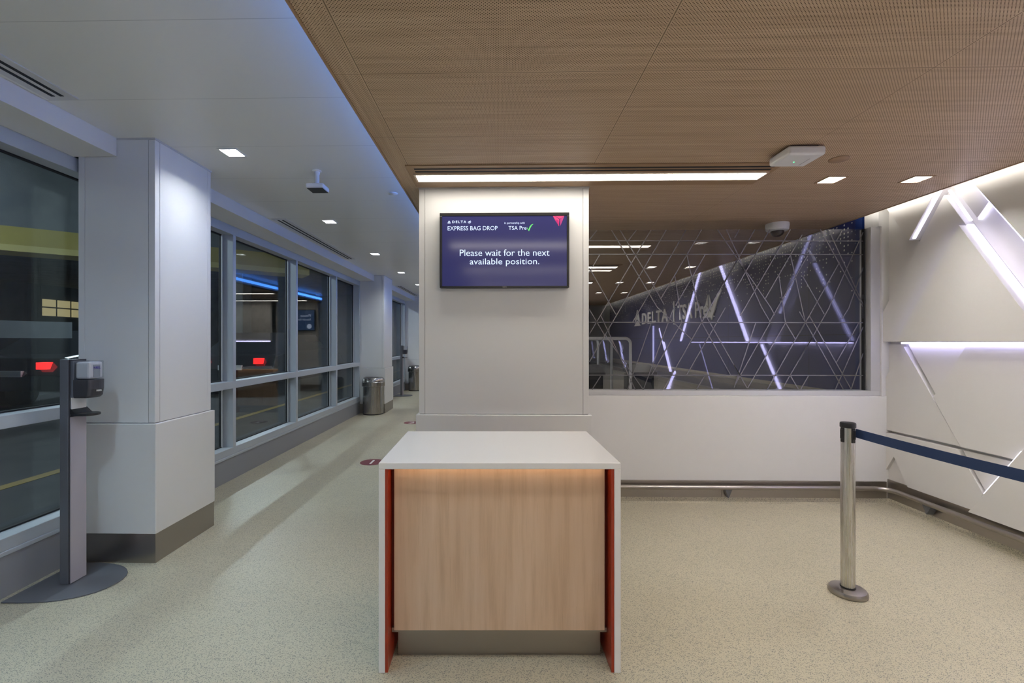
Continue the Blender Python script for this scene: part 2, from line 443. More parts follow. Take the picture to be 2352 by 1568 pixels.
# light strips
led((4.0, 1.437), (.28, 1.437), .014, 3.480, 3.500)
led((3.648, 2.640), (3.876, 2.310), .010, 3.468, 3.488, LEDF)
led((3.618, 2.630), (3.458, 2.350), .012, 3.511, 3.528, LEDF)
led((3.453, 2.318), (2.935, 1.480), .014, 3.485, 3.530, LEDF)
led((3.302, 2.490), (3.418, 2.348), .010, 3.534, 3.558, LEDF)
led((3.414, 2.640), (2.86, 1.80), .016, 3.474, 3.492, LEDP)  # added glowing bar, stands in for light reflected off the panel edge
led((3.482, 2.312), (4.020, 1.460), .010, 3.468, 3.488, LEDP)
led((1.86, 2.66), (2.600, 1.46), .012, 3.490, 3.518, LEDW)
led((1.245, 2.74), (2.10, 1.46), .016, 3.482, 3.518)
led((.705, 2.70), (-.165, 1.46), .018, 3.452, 3.478)
led((3.335, .355), (3.10, .716), .008, 3.484, 3.498, LEDF)
led((2.515, 1.41), (2.905, .87), .014, 3.442, 3.468)
led((2.885, .86), (2.3, .55), .012, 3.442, 3.468, LEDW)
led((.68, 1.41), (1.20, .62), .016, 3.446, 3.480, LEDW)
led((-1.27, 1.73), (-.66, .85), .030, 3.440, 3.480)
led((-.45, .86), (-.89, .445), .050, 3.460, 3.480)

# half wall with glass partition
hw = MB().box(.60, 3.56, 4.19, 4.37, 0, .955).build('wall_half', WHITE, kind='structure', keep=1, bevel=.003)
MB().prism([(3.478, .955), (3.56, .955), (3.56, 2.93), (3.452, 2.93), (3.452, 2.496), (3.478, 2.496)], 'y', 4.20, 4.36).build('trim_1', WHITE, kind='structure', keep=1)
gp = thing('glass_partition', 'tall glass screen with a lattice of slanted lines, on the white half wall', 'glass screen', (2.0, GY, .955))
MB().box(.64, 3.478, 4.215, 4.345, .956, 1.0).build('bottom_rail', ALUL, gp, bevel=.002)
MB().box(3.395, 3.478, 4.215, 4.345, 1.0, 2.494).build('side_post', ALUL, gp, bevel=.002)
MB().box(3.374, 3.382, 4.262, 4.298, 1.0, 2.49).build('seal', DARK, gp)
MB().box(.64, 3.384, GY - .005, GY + .005, .99, 2.49).build('glass_pane', PGLASS, gp)
# lattice, coordinates (x, z) on the pane
def zx(u, v): # measured point -> pane position
    b = (784 - v) / 1045; a = (u - 1125) / 1045; s, c = math.sin(R(1.1)), math.cos(R(1.1))
    t = GY / (c + a * s); return ((-s + a * c) * t, 1.45 + b * t)
RAW = []
def q1(pts, ox, oy, k): RAW.append([zx(ox + x / k, oy + y / k) for x, y in pts])
for v in (553, 584, 740, 861): RAW.append([zx(1352, v), zx(1981, v + .8)])
A8 = (1345, 515, 8.25); B8 = (1515, 515, 8.25); C8 = (1685, 515, 8.25); D8 = (1835, 515, 8.253)
E8 = (1345, 705, 7.65); F8 = (1515, 705, 7.65); G8 = (1685, 705, 7.65); H8 = (1835, 705, 7.647)
def pt(z, x, y): return (z[0] + x / z[2], z[1] + y / z[2])
def ln(a, b): RAW.append([zx(*a), zx(*b)])
ln(pt(A8, 212, 52), pt(A8, 65, 300)); ln(pt(A8, 490, 55), pt(F8, 560, -740) if False else pt(A8, 1350, 1568))
ln(pt(A8, 1350, 1568), pt(F8, 560, 570)); ln(pt(A8, 650, 55), pt(A8, 1285, 1160)); ln(pt(A8, 1285, 1160), pt(A8, 1485, 1530))
ln(pt(A8, 960, 60), pt(A8, 805, 310)); ln(pt(A8, 1235, 62), pt(E8, 65, 475)); ln(pt(B8, 122, 65), pt(E8, 65, 960))
ln(pt(A8, 270, 570), pt(A8, 65, 915)); ln(pt(A8, 65, 820), pt(E8, 530, 130)); ln(pt(E8, 65, 45), pt(E8, 330, 490))
ln(pt(E8, 265, 150), pt(E8, 870, 1455)); ln(pt(E8, 345, 490), pt(E8, 1010, 1455)) ; ln(pt(E8, 260, 1215), pt(E8, 110, 1455))
ln(pt(B8, 495, 75), pt(E8, 825, 265)); ln(pt(B8, 790, 80), pt(B8, 25, 1400)); ln(pt(B8, 510, 580), pt(F8, 735, 262))
ln(pt(B8, 285, 985), pt(F8, 385, 262)); ln(pt(B8, 855, 580), pt(B8, 300, 1540)); ln(pt(F8, 735, 262), pt(F8, 60, 1455))
ln(pt(E8, 1145, 285), pt(E8, 735, 1455)); ln(pt(F8, 245, 10), pt(E8, 1010, 1455)); ln(pt(F8, 380, 275), pt(E8, 1150, 1200))
ln(pt(F8, 735, 270), pt(F8, 1240, 1190)); ln(pt(F8, 815, 165), pt(G8, 230, 1420)); ln(pt(F8, 1150, 10), pt(F8, 465, 1200))
ln(pt(B8, 1485, 640), pt(F8, 735, 262)); ln(pt(B8, 1095, 90), pt(C8, 690, 1568)); ln(pt(B8, 1260, 90), pt(C8, 520, 1568))
ln(pt(C8, 690, 1568), pt(G8, 715, 140)); ln(pt(C8, 520, 1568), pt(G8, 630, 250)); ln(pt(C8, 100, 100), pt(C8, 10, 260))
ln(pt(C8, 395, 85), pt(B8, 1210, 1130)); ln(pt(C8, 680, 85), pt(C8, 10, 1270)); ln(pt(C8, 1070, 85), pt(C8, 215, 1568))
ln(pt(C8, 1290, 200), pt(C8, 590, 1410)); ln(pt(C8, 215, 1568), pt(G8, 110, 150)); ln(pt(C8, 1070, 590), pt(G8, 1250, 262))
ln(pt(C8, 850, 965), pt(G8, 900, 262)); ln(pt(C8, 1390, 600), pt(G8, 620, 265)); ln(pt(G8, 380, 280), pt(F8, 1300, 1420))
ln(pt(G8, 640, 262), pt(G8, 30, 1340)); ln(pt(G8, 905, 275), pt(G8, 240, 1420)); ln(pt(G8, 905, 275), pt(G8, 1080, 570))
ln(pt(G8, 1245, 275), pt(G8, 580, 1455)); ln(pt(D8, 395, 95), pt(D8, 1240, 1568)); ln(pt(D8, 545, 90), pt(D8, 1360, 1520))
ln(pt(D8, 815, 110), pt(D8, 700, 320)); ln(pt(D8, 1370, 150), pt(D8, 565, 1568)); ln(pt(D8, 760, 720), pt(D8, 280, 1568))
ln(pt(D8, 1360, 820), pt(D8, 940, 1568)); ln(pt(D8, 60, 980), pt(H8, 435, 125)); ln(pt(H8, 255, 10), pt(H8, 0, 460))
ln(pt(H8, 525, 5), pt(H8, 0, 930)); ln(pt(H8, 0, 80), pt(H8, 770, 1445)); ln(pt(H8, 175, 150), pt(H8, 910, 1445))
ln(pt(H8, 875, 5), pt(H8, 745, 210)); ln(pt(H8, 1045, 270), pt(H8, 650, 970)); ln(pt(H8, 1260, 345), pt(H8, 630, 1445))
ln(pt(H8, 1260, 810), pt(H8, 905, 1445)); ln(pt(H8, 1145, 5), pt(H8, 1265, 200)); ln(pt(H8, 160, 1205), pt(H8, 20, 1445))
ln(pt(G8, 1375, 530), pt(G8, 985, 1195)); ln(pt(G8, 985, 1195), pt(G8, 870, 1400)); ln(pt(G8, 990, 1205), pt(G8, 1135, 1450))
ln(pt(G8, 0, 1015), pt(G8, 105, 1195)); ln(pt(D8, 1360, 1330), pt(D8, 1310, 1420)); ln(pt(F8, 785, 1210), pt(F8, 640, 1455))
lat = MB()
for p, q in RAW:
    z_ = [max(1.0, min(2.489, v[1])) for v in (p, q)]
    lat.seg((max(.66, min(3.372, p[0])), z_[0]), (max(.66, min(3.372, q[0])), z_[1]),   .008, 'y', GY - .0075, GY - .0055)
lat.build('etched_lattice', LINE, gp)

# metal base, cove skirting and the bumper rail
MB().box(.60, 3.50, 4.172, 4.19, .02, .185).box(3.522, 3.56, YB, 4.19, .02, .205).build('baseboard_right', STEEL, kind='structure', keep=1)
cv = MB(); pr = [(0, 0), (.06, 0), (.03, .008), (.012, .02), (0, .035)]
cv.prism([(4.172 - a, b) for a, b in pr], 'x', .70, 3.522); cv.prism([(3.522 - a, b) for a, b in pr], 'y', YB, 4.172)
cv.build('trim_3', FLOOR, kind='structure', keep=1)
rail = thing('bumper_rail', 'round steel bumper rail low on the white half wall, turning the corner', 'rail', (2.5, 4.10, .13))
path = [(.72, 4.115, .142), (3.34, 4.115, .142)] + [(3.34 + .12 * math.sin(R(a)), 3.995 + .12 * math.cos(R(a)), .142) for a in range(10, 91, 10)] + [(3.46, -2.0, .142)]
MB().tube(path, .020, 16).build('rail_tube', STEEL, rail, smooth=True)
for bx in (2.06,):
    MB().box(bx - .035, bx + .04, 4.166, 4.172, .045, .125).build('bracket_plate', STEEL, rail)
    MB().prism([(bx - .028, .125), (bx + .036, .125), (bx + .004, .045)], 'y', 4.118, 4.166).build('bracket', GUN, rail)
for by in (3.75, 2.0):
    MB().prism([(by - .04, .125), (by + .04, .125), (by, .05)], 'x', 3.462, 3.522).build('bracket', GUN, rail)

# ------------------------------------------------------------------ navy wall beyond the glass
nw = MB().box(3.50, 3.60, GY + .12, 14.4, .94, 2.98).build('wall_navy', NAVY, kind='structure', keep=1)
MB().box(3.46, 3.50, GY + .12, GY + .20, .94, 2.95).build('trim_4', mat('deep_blue_trim', (.01, .03, .16), .35), kind='structure', keep=1)
MB().box(3.495, 3.56, GY + .2, 14.4, 0, .94).build('wall_navy_base', mat('beige_base', (.35, .32, .27), .5), kind='structure', keep=1)
pl = lambda u, v, t: (3.50 - t, -u, v)      # u runs to the reader's right
sg = thing('wall_sign', 'raised white lettering with emblem and tick on the navy dotted wall', 'sign', (3.50, 9.4, 1.8))
def emblem(uc, v0, wd, h, par, place, mt, dp, nm='emblem'):
    g = wd * .045
    # left wing, right wing and lower chevron of a split triangle
    poly([(uc - g, v0 + h), (uc - g, v0 + h * .40), (uc - wd * .42, v0 + h * .16)], nm, mt, par, place, dp)
    poly([(uc + g, v0 + h), (uc + wd * .42, v0 + h * .16), (uc + g, v0 + h * .40)], nm, mt, par, place, dp)
    poly([(uc, v0 + h * .32), (uc + wd * .5, v0), (uc - wd * .5, v0)], nm, mt, par, place, dp)
emblem(-11.50, 1.84, .50, .40, sg, pl, SIGNW, .02)
txt('DELTA', 'lettering', SIGNW, sg, pl, -11.12, 1.865, 1.68, .265, spacing=1.25, depth=.02, bold=.022)
poly([(-9.14, 1.79), (-9.10, 1.79), (-9.10, 2.25), (-9.14, 2.25)], 'divider', SIGNW, sg, pl, .02)
txt('TSA Pre', 'lettering', SIGNW, sg, pl, -8.92, 1.865, 1.28, .285, depth=.02, bold=.012)
ck = [(-7.66, 2.02), (-7.52, 1.86), (-7.40, 2.06), (-7.30, 2.18), (-7.19, 2.26)]
poly(stroke(ck, [.02, .12, .10, .07, .03]), 'tick', SIGNW, sg, pl, .02)
emblem(-7.64, 1.85, .44, .38, sg, pl, SIGNW, .012)  # reflection in the glass, modelled as a second raised emblem
lt = MB().box(3.47, 3.495, 10.28, 10.32, .98, 1.80).build('light_strip', LEDX, nw)

# baggage belt along the navy wall
bb = thing('baggage_conveyor', 'long low baggage belt running along the foot of the navy wall', 'conveyor', (3.1, 9, 0))
MB().box(2.70, 3.49, 4.8, 14.0, .12, .80).build('body', mat('warm_grey_metal', (.30, .28, .25), .45, .3), bb)
MB().box(2.78, 3.40, 4.8, 14.0, .80, .83).build('belt', CHAR, bb)
MB().box(2.69, 2.76, 4.8, 14.0, .80, .86).build('side_rail', STEEL, bb)
MB().box(3.41, 3.49, 4.8, 14.0, .80, .90).build('side_rail', STEEL, bb)
MB().box(2.74, 3.45, 4.9, 13.9, 0, .12).build('plinth', DARK, bb)

# acrylic counter screens and kiosks beyond the glass
lab = ['nearest white tube-framed clear screen behind the lattice glass', 'middle white tube-framed clear screen behind the lattice glass', 'farthest white tube-framed clear screen behind the lattice glass']
def screen_guard(Y):
    t = thing('counter_screen', '', 'counter screen', (1.2, Y, 0), group='clear counter screens behind the glass')
    xl, xr, zt, r = .55, 1.73, 1.49, .07
    p = [(xl, Y, .02)] + [(xl + r - r * math.cos(R(a)), Y, zt - r + r * math.sin(R(a))) for a in range(0, 91, 15)] + \
        [(xr - r + r * math.sin(R(a)), Y, zt - r + r * math.cos(R(a))) for a in range(0, 91, 15)] + [(xr, Y, .02)]
    MB().tube(p, .02, 12).build('tube_frame', WPLAST, t, smooth=True)
    MB().box(xl + .02, xr - .02, Y - .004, Y + .004, .95, zt - .02).build('clear_panel', ACRYL, t)
    MB().box(xl - .08, xl + .08, Y - .18, Y + .18, 0, .02).build('foot', WPLAST, t)
    MB().box(xr - .08, xr + .08, Y - .18, Y + .18, 0, .02).build('foot', WPLAST, t)
    return t
t0 = None
for i, Y in enumerate((6.0, 7.0, 7.95)):
    if t0 is None: t = t0 = screen_guard(Y)
    else: t = copy_tree(t0); t.location.y = Y
    t['label'] = lab[i]
def kiosk(x, y, label):
    t = thing('check_in_kiosk', label, 'kiosk', (x, y, 0), group='dark kiosks behind the glass')
    MB().box(x - .22, x + .22, y - .2, y + .2, 0, .06).build('base', CHAR, t, bevel=.005)
    MB().box(x - .18, x + .18, y - .13, y + .13, .06, .98).build('cabinet', BLACK, t, bevel=.012)
    MB().add([(x - .2, y - .2, .98), (x + .2, y - .2, .98), (x + .2, y + .12, 1.02), (x - .2, y + .12, 1.02), (x - .2, y - .2, 1.02), (x + .2, y - .2, 1.02), (x + .2, y + .12, 1.12), (x - .2, y + .12, 1.12)],
             [(0, 3, 2, 1), (4, 5, 6, 7), (0, 1, 5, 4), (1, 2, 6, 5), (2, 3, 7, 6), (3, 0, 4, 7)]).build('console', CHAR, t, bevel=.01)
    MB().box(x - .16, x + .16, y - .205, y - .2, .45, .75).build('service_door', mat('rust_red_panel', (.22, .05, .03), .5), t)
    return t
kiosk(1.28, 6.5, 'dark kiosk behind the lattice glass, close to the white column')
kiosk(2.02, 6.6, 'dark kiosk behind the lattice glass, right of the white tube frames')

# ------------------------------------------------------------------ columns
def column(label, x0, x1, y0, y1, zt, group=None, base=True, pl_out=.02, groove_faces='front'):
    t = thing('column', label, 'column', ((x0 + x1) / 2, (y0 + y1) / 2, 0), group=group)
    s_ = MB().box(x0 + .006, x1 - .006, y0 + .006, y1 - .006, .91, zt - .012)
    s_.build('core', DARK if False else mat('joint_shadow_gap', (.30, .30, .30), .7), t)
    e = .045
    p = MB()
    p.box(x0 + e, x1 - e, y0, y0 + .004, .915, zt - .012); p.box(x0 + e, x1 - e, y1 - .004, y1, .915, zt - .012)
    p.box(x0, x0 + .004, y0 + e, y1 - e, .915, zt - .012); p.box(x1 - .004, x1, y0 + e, y1 - e, .915, zt - .012)
    p.build('shaft_panel', WHITE, t)
    g = .003
    for (xa, xb, ya, yb) in ((x0, x0 + e - g, y0, y0 + e - g), (x1 - e + g, x1, y0, y0 + e - g), (x0, x0 + e - g, y1 - e + g, y1), (x1 - e + g, x1, y1 - e + g, y1)):
        MB().box(xa, xb, ya, yb, .915, zt - .012).build('corner_trim', WHITE, t, bevel=.002)
    MB().box(x0 - pl_out, x1 + pl_out, y0 - pl_out, y1 + pl_out, .19, .91).build('plinth', WHITE, t, bevel=.004)
    MB().box(x0 - pl_out + .004, x1 + pl_out - .004, y0 - pl_out + .004, y1 + pl_out - .004, 0, .19).build('metal_base', STEEL, t)
    MB().box(x0 - .004, x1 + .004, y0 - .004, y1 + .004, zt - .012, zt).build('top_trim', mat('trim_grey', (.55, .55, .54), .5), t)
    return t
column('wide white column carrying the information screen, behind the desk', -.590, .665, 3.365, 4.62, ZC)
column('white boxed column beside the near window, behind the hand sanitizer stand', -2.775, -2.262, 2.953, 3.535, ZW, 'white columns along the window wall')
column('white column with a steel bin at its foot, at the far end of the windows', -2.86, -2.310, 9.16, 9.84, ZW, 'white columns along the window wall')
column('last white column down the corridor, behind the farther steel bin', -2.86, -2.20, 13.62, 14.3, ZW, 'white columns along the window wall')
column('white column deep in the hall, seen mirrored in the window glass', -.590, .665, 13.2, 14.3, ZC)

# ------------------------------------------------------------------ window wall
XG = -2.93
FR = mat('window_frame_grey', (.48, .52, .56), .42, .15)
def window(n, y0, y1, mulls):
    t = struct('window_%d' % n)
    MB().box(-2.96, -2.80, y0, y1, 0, .235).build('knee_panel', mat('knee_panel_grey', (.30, .31, .335), .45, .1), t)
    MB().box(-2.96, -2.792, y0, y1, .235, .262).build('ledge', FR, t, bevel=.004)
    MB().box(-2.96, -2.80, y0, y1, .262, .335).build('sill', FR, t, bevel=.003)
    MB().box(-2.96, -2.80, y0, y1, .955, 1.03).build('transom', FR, t, bevel=.003)
    MB().box(-2.96, -2.80, y0, y1, 2.575, 2.668).build('head', FR, t, bevel=.003)
    ys = [y0] + mulls + [y1]
    for k, m_ in enumerate([y0 + .03] + mulls + [y1 - .03]):
        MB().box(-2.955, -2.80, m_ - .027, m_ + .027, .335, .955).box(-2.955, -2.80, m_ - .027, m_ + .027, 1.03, 2.575).build('mullion', FR, t, bevel=.003)
        MB().box(XG - .012, XG + .014, m_ - .045, m_ + .045, .335, 2.575).build('gasket', DARK, t)
        for sd in (-1, 1):
            MB().box(XG + .014, XG + .028, m_ + sd * .044 - .006, m_ + sd * .044 + .006, .335, .955).box(XG + .014, XG + .028, m_ + sd * .044 - .006, m_ + sd * .044 + .006, 1.03, 2.575).build('glazing_bead', ALUL, t)
    gb = MB()
    for zz in (.335, .945, 1.03, 2.565): gb.box(XG - .004, XG + .02, y0, y1, zz, zz + .010)
    gb.build('glazing_gasket', DARK, t)
    e = [y0] + mulls + [y1]
    for a, b in zip(e[:-1], e[1:]):
        MB().box(XG - .005, XG + .005, a + .02, b - .02, .33, .96).build('glass_pane', GLASS, t)
        MB().box(XG - .005, XG + .005, a + .02, b - .02, 1.02, 2.58).build('glass_pane', GLASS, t)
window(1, -3.2, 3.245, [-1.6, .16, 1.66])
window(2, 3.245, 9.155, [4.775, 6.27, 7.83])
window(3, 9.845, 13.61, [11.7])
MB().box(-3.0, -2.80, YB, -3.2, 0, ZW).box(-3.0, -2.80, 14.3, YF, 0, ZW).build('wall_left', WHITE, kind='structure', keep=1)
# bulkhead (dropped box) over the windows
for i, (a, b) in enumerate(((YB, 2.95), (3.54, 9.155), (9.845, 13.61))):
    MB().box(-3.0, -2.515, a, b, 2.668, ZW).build('trim_%d' % (5 + i), WHITE, kind='structure', keep=1, bevel=.002)
MB().box(-3.06, -2.97, YB, YF, 2.668, 3.4).build('wall_left_header', CONC, kind='structure', keep=1)

# air slots in the white ceiling
def vent(y0, y1, label):
    t = thing('ceiling_vent', label, 'vent', (-2.40, (y0 + y1) / 2, ZW), group='slot vents above the windows')
    MB().box(-2.485, -2.315, y0, y1, ZW - .006, ZW).build('frame', mat('vent_white', (.60, .60, .60), .45), t, bevel=.002)
    for x in (-2.435, -2.385): MB().box(x, x + .022, y0 + .04, y1 - .04, ZW - .0075, ZW - .0055).build('slot', DARK, t)
vent(-.6, 2.47, 'long white slot vent above the near window, at the left edge')
vent(4.92, 7.35, 'long white slot vent above the middle windows, past the near column')
vent(10.9, 13.2, 'slot vent above the farthest window, past the far column')

# ------------------------------------------------------------------ lamps
def square_light(x, y, zc, label, group, s=.117, m=SQL):
    t = thing('downlight', label, 'ceiling light', (x, y, zc), group=group)
    h = s / 2; o = h + .012
    f = MB()
    for a in ((x - o, x + o, y - o, y - h), (x - o, x + o, y + h, y + o), (x - o, x - h, y - h, y + h), (x + h, x + o, y - h, y + h)): f.box(*a, zc - .004, zc)
    f.build('frame', OAK if zc == ZC else mat('lamp_frame', (.65, .64, .62), .5), t)
    D_ = .056; rf = MB()
    for a in ((x - o, x + o, y - o, y - h), (x - o, x + o, y + h, y + o), (x - o, x - h, y - h, y + h), (x + h, x + o, y - h, y + h)): rf.box(*a, zc + .026, zc + D_)
    for a in ((x - h, x + h, y - h, y - h + .001), (x - h, x + h, y + h - .001, y + h), (x - h, x - h + .001, y - h, y + h), (x + h - .001, x + h, y - h, y + h)): rf.box(*a, zc - .002, zc + D_)
    rf.build('reflector', mat('lamp_reflector', (.06, .061, .061), .5), t)
    MB().box(x - o, x + o, y - o, y + o, zc + D_, zc + D_ + .006).build('diffuser', m, t)
    return t
SQR = [(2.345, 'square downlight nearer the ceiling strip lamp'), (2.935, 'square downlight beside the glowing white wall')]
first = None
GR = 'square downlights in the wood ceiling'
l = square_light(2.345, 3.252, ZC, 'square downlight in the wood ceiling, between strip lamp and outer downlight', GR)
l2 = copy_tree(l); l2.location.x = 2.935; l2['label'] = 'square downlight in the wood ceiling closest to the glowing white wall'
for y in (1.42, -.42, -2.25, -4.1):
    for x in (2.345, 2.935):
        c = copy_tree(l); c.location.x, c.location.y = x, y; c['label'] = 'square downlight in the wood ceiling, behind the viewer, mirrored in the glass'
GL = 'square downlights in the white ceiling'
names = {3.19: 'square downlight in the white ceiling nearest the boxed column', 5.05: 'second square downlight along the white ceiling, past the hanging sensor',
         6.93: 'third square downlight along the white ceiling of the corridor', 8.80: 'fourth square downlight along the white ceiling, near the far column', 10.7: 'fifth square downlight in the white ceiling, beside the screen column'}
lw = None
for y in (3.19, 5.05, 6.93, 8.80, 10.7, 12.6, 1.33, -.53, -2.4, -4.3):
    lb = names.get(y, 'square downlight in the white ceiling, out of view')
    if y < 2: c = square_light(-1.888, y, ZW, lb, GL, m=SQB)
    elif lw is None: lw = square_light(-1.888, y, ZW, lb, GL, m=SQC)
    else: c = copy_tree(lw); c.location.y = y; c['label'] = lb
for y, nm in ((7.0, 'first pair'), (8.83, 'second pair'), (10.66, 'third pair')):
    for x, sd in ((2.345, 'left'), (2.935, 'right')):
        if y == 7.0 and sd == 'left': c = lq = square_light(x, y, ZC, '', GR, m=mat('downlight_diffuser_dim', (1, 1, 1), emit=(1, .97, .93), es=90))
        else: c = copy_tree(lq); c.location.x, c.location.y = x, y
        c['label'] = 'square downlight beyond the glass screen, %s lamp of the %s' % (sd, nm)
def strip_light(y, label):
    t = thing('strip_light', label, 'ceiling light', (.58, y, ZC), group='long strip lamps in the wood ceiling')
    xa, xb = -.605, 1.83
    MB().box(xa, xb, y - .262, y + .13, ZC - .008, ZC).build('housing', OAK, t, bevel=.002)
    for k in range(2): MB().box(xa + .05, xb - .04, y - .222 + k * .048, y - .200 + k * .048, ZC - .0095, ZC - .0075).build('air_slot', DARK, t)
    MB().box(xa + .03, xb - .025, y - .128, y + .016, ZC - .016, ZC - .008).build('lamp_frame', mat('lamp_trim_warm', (.62, .5, .38), .4), t)
    MB().box(xa + .045, xb - .04, y - .112, y + .000, ZC - .0175, ZC - .0155).build('diffuser', STRL, t)
    return t
s0 = strip_light(3.19, 'long glowing strip lamp in the wood ceiling, in front of the screen column')
for y, nm in ((7.0, 'just'), (8.83, 'second row'), (10.66, 'third row'), (12.5, 'last row')):
    c = copy_tree(s0); c.location.y = y; c['label'] = 'long strip lamp in the wood ceiling, %s beyond the glass screen' % nm
for y in (1.35, -.5, -2.35):
    c = copy_tree(s0); c.location.y = y; c['label'] = 'long strip lamp in the wood ceiling behind the viewer, mirrored in the glass'

# ------------------------------------------------------------------ information screen
tv = thing('information_screen', 'black-framed screen with blue notice, mounted on the wide white column', 'screen', (.042, 3.33, 2.113))
TX, TZ, TS = .042, 2.113, .942 / 2160
MB().box(-.429, .513, 3.315, 3.362, 1.840, 2.386).build('case', BLACK, tv, bevel=.006)
fr = MB()
for a in ((-.429, .513, 2.362, 2.386), (-.429, .513, 1.840, 1.853), (-.429, -.411, 1.853, 2.362), (.495, .513, 1.853, 2.362)): fr.box(a[0], a[1], 3.306, 3.316, a[2], a[3])
fr.build('bezel', mat('bezel_black', (.02, .02, .02), .25), tv, bevel=.003)
sc_ = MB().box(-.412, .496, 3.311, 3.316, 1.852, 2.363).build('display', SCRB, tv)
pt_ = lambda u, v, t: (u, 3.3108 - t, v)
def S(zx_, zy_): return (TX + (zx_ - 1160) * TS, TZ + (724 - zy_) * TS)
def stx(body, x0, x1, ybase, ytop, nm='lettering', m=TXT, sp=1.0, bold=0):
    a = S(x0, ybase); b = S(x1, ytop)
    return txt(body, nm, m, sc_, pt_, a[0], a[1], b[0] - a[0], b[1] - a[1], spacing=sp, depth=.0006, bold=bold)
def spoly(pp, nm, m): return poly([S(*p) for p in pp], nm, m, sc_, pt_, .0006)
spoly([(237, 222), (210, 262), (234, 248)], 'emblem', TXT); spoly([(239, 222), (240, 248), (266, 262)], 'emblem', TXT); spoly([(237, 252), (207, 271), (268, 271)], 'emblem', TXT)
stx('DELTA', 290, 525, 266, 226, sp=1.35, bold=.02)
spoly([(577 + 26 * math.cos(R(a)), 246 + 26 * math.sin(R(a))) for a in range(-60, 200, 20)] + [(577 + 20 * math.cos(R(a)), 246 + 20 * math.sin(R(a))) for a in range(180, -70, -20)], 'globe_mark', TXT)
spoly([(556, 246), (577, 232), (594, 240), (580, 262)], 'globe_mark', TXT)
stx('EXPRESS BAG DROP', 213, 1048, 388, 318)
stx('in partnership with', 1160, 1500, 295, 252)
stx('TSA Pre', 1230, 1530, 385, 320)
spoly(stroke([(1540, 350), (1568, 395), (1590, 340), (1612, 305), (1640, 290)], [10, 30, 22, 16, 6]), 'tick', GREEN)
stx('Please wait for the next', 415, 1912, 818, 708)
stx('available position.', 583, 1742, 990, 858)
spoly([(1968, 158), (2000, 158), (2075, 212), (2068, 325)], 'corner_emblem', PINK); spoly([(2004, 156), (2160, 156), (2085, 206)], 'corner_emblem', PINK)
spoly([(2158, 160), (2092, 322), (2088, 212)], 'corner_emblem', PURP); spoly([(1995, 215), (2062, 225), (2074, 325)], 'corner_emblem', PURP)
txt('SAMSUNG', 'maker_mark', mat('silver_mark', (.6, .6, .6), .4), tv, lambda u, v, t: (u, 3.306 - t, v), S(1130, 0)[0], 1.8435, .030, .0045, depth=.0005)

# second screen on the hidden column, seen only as a reflection
tv2 = thing('information_screen', 'dark blue screen deep in the hall, seen mirrored in the window glass', 'screen', (-.05, 13.14, 1.7))
MB().box(-.52, .30, 13.12, 13.176, 1.76, 2.38).build('case', BLACK, tv2, bevel=.006)
d2 = MB().box(-.50, .28, 13.114, 13.121, 1.78, 2.36).build('display', mat('screen_dark_blue', (.02, .02, .05), .2, emit=(.03, .07, .16), es=1.0), tv2)
p2 = lambda u, v, t: (u, 13.114 - t, v)
txt('Please', 'lettering', TXT, d2, p2, -.40, 2.16, .30, .08); txt('South Security', 'lettering', TXT, d2, p2, -.40, 2.04, .60, .08)
poly([(-.36 + .07 * math.cos(R(a)), 1.89 + .07 * math.sin(R(a))) for a in range(0, 360, 20)], 'round_icon', TXT, d2, p2)

fp = MB().box(.67, 2.5, 12.9, 13.0, 1.46, 2.589).build('wall_hall_panel', WHITE, kind='structure', keep=1)
MB().box(.67, 2.5, 12.885, 12.9, 1.44, 1.47).build('light_strip', LED, fp)
# ------------------------------------------------------------------ desk
def desk(label, loc, rz, group=None):
    t = thing('podium_desk', label, 'desk', loc, rz, group)
    ORI[t.name] = Vector((0, 0, 0))
    W, D, Hh, T = 1.060, .705, .919, .028
    h = W / 2
    MB().box(-h, h, 0, D, Hh - T, Hh).build('worktop', QUARTZ, t, bevel=.0025)
    for s_ in (-1, 1):
        a, b = sorted((s_ * h, s_ * (h - T)))
        MB().box(a, b, 0, D, 0, Hh - T).build('side_slab', QUARTZ, t, bevel=.0025)
        a, b = sorted((s_ * (h - T), s_ * (h - T - .012)))
        MB().box(a, b, .004, D - .01, 0, Hh - T).build('side_liner', RED, t)
    MB().box(-h + T + .028, h - T - .028, .058, .080, .150, Hh - T - .006).build('front_panel', MAPLE, t, bevel=.002)
    MB().box(-h + T + .012, h - T - .012, .095, D - .05, .15, Hh - T).build('carcass', mat('dark_red_laminate', (.20, .02, .012), .35), t)
    MB().box(-h + T + .014, h - T - .014, .078, .10, .130, .150).build('trim_strip', STEEL, t)
    MB().box(-h + T + .034, h - T - .034, .118, .13, 0, .132).build('toe_kick', STEEL, t)
    MB().box(-h + T + .03, h - T - .03, .020, .040, Hh - T - .004, Hh - T - .0005).build('light_strip', mat('warm_led', (1, 1, 1), emit=(1, .66, .40), es=2.4), t)
    return t
desk('white waterfall-top desk with maple front and red sides, in the foreground', (.005, 1.990, 0), R(1.1))
c = copy_tree(bpy.data.objects['podium_desk']); c.location = (-1.02, 9.1, 0); c.rotation_euler = (0, 0, 0)
c['label'] = 'maple-front desk farther down the hall, mirrored in the window glass'

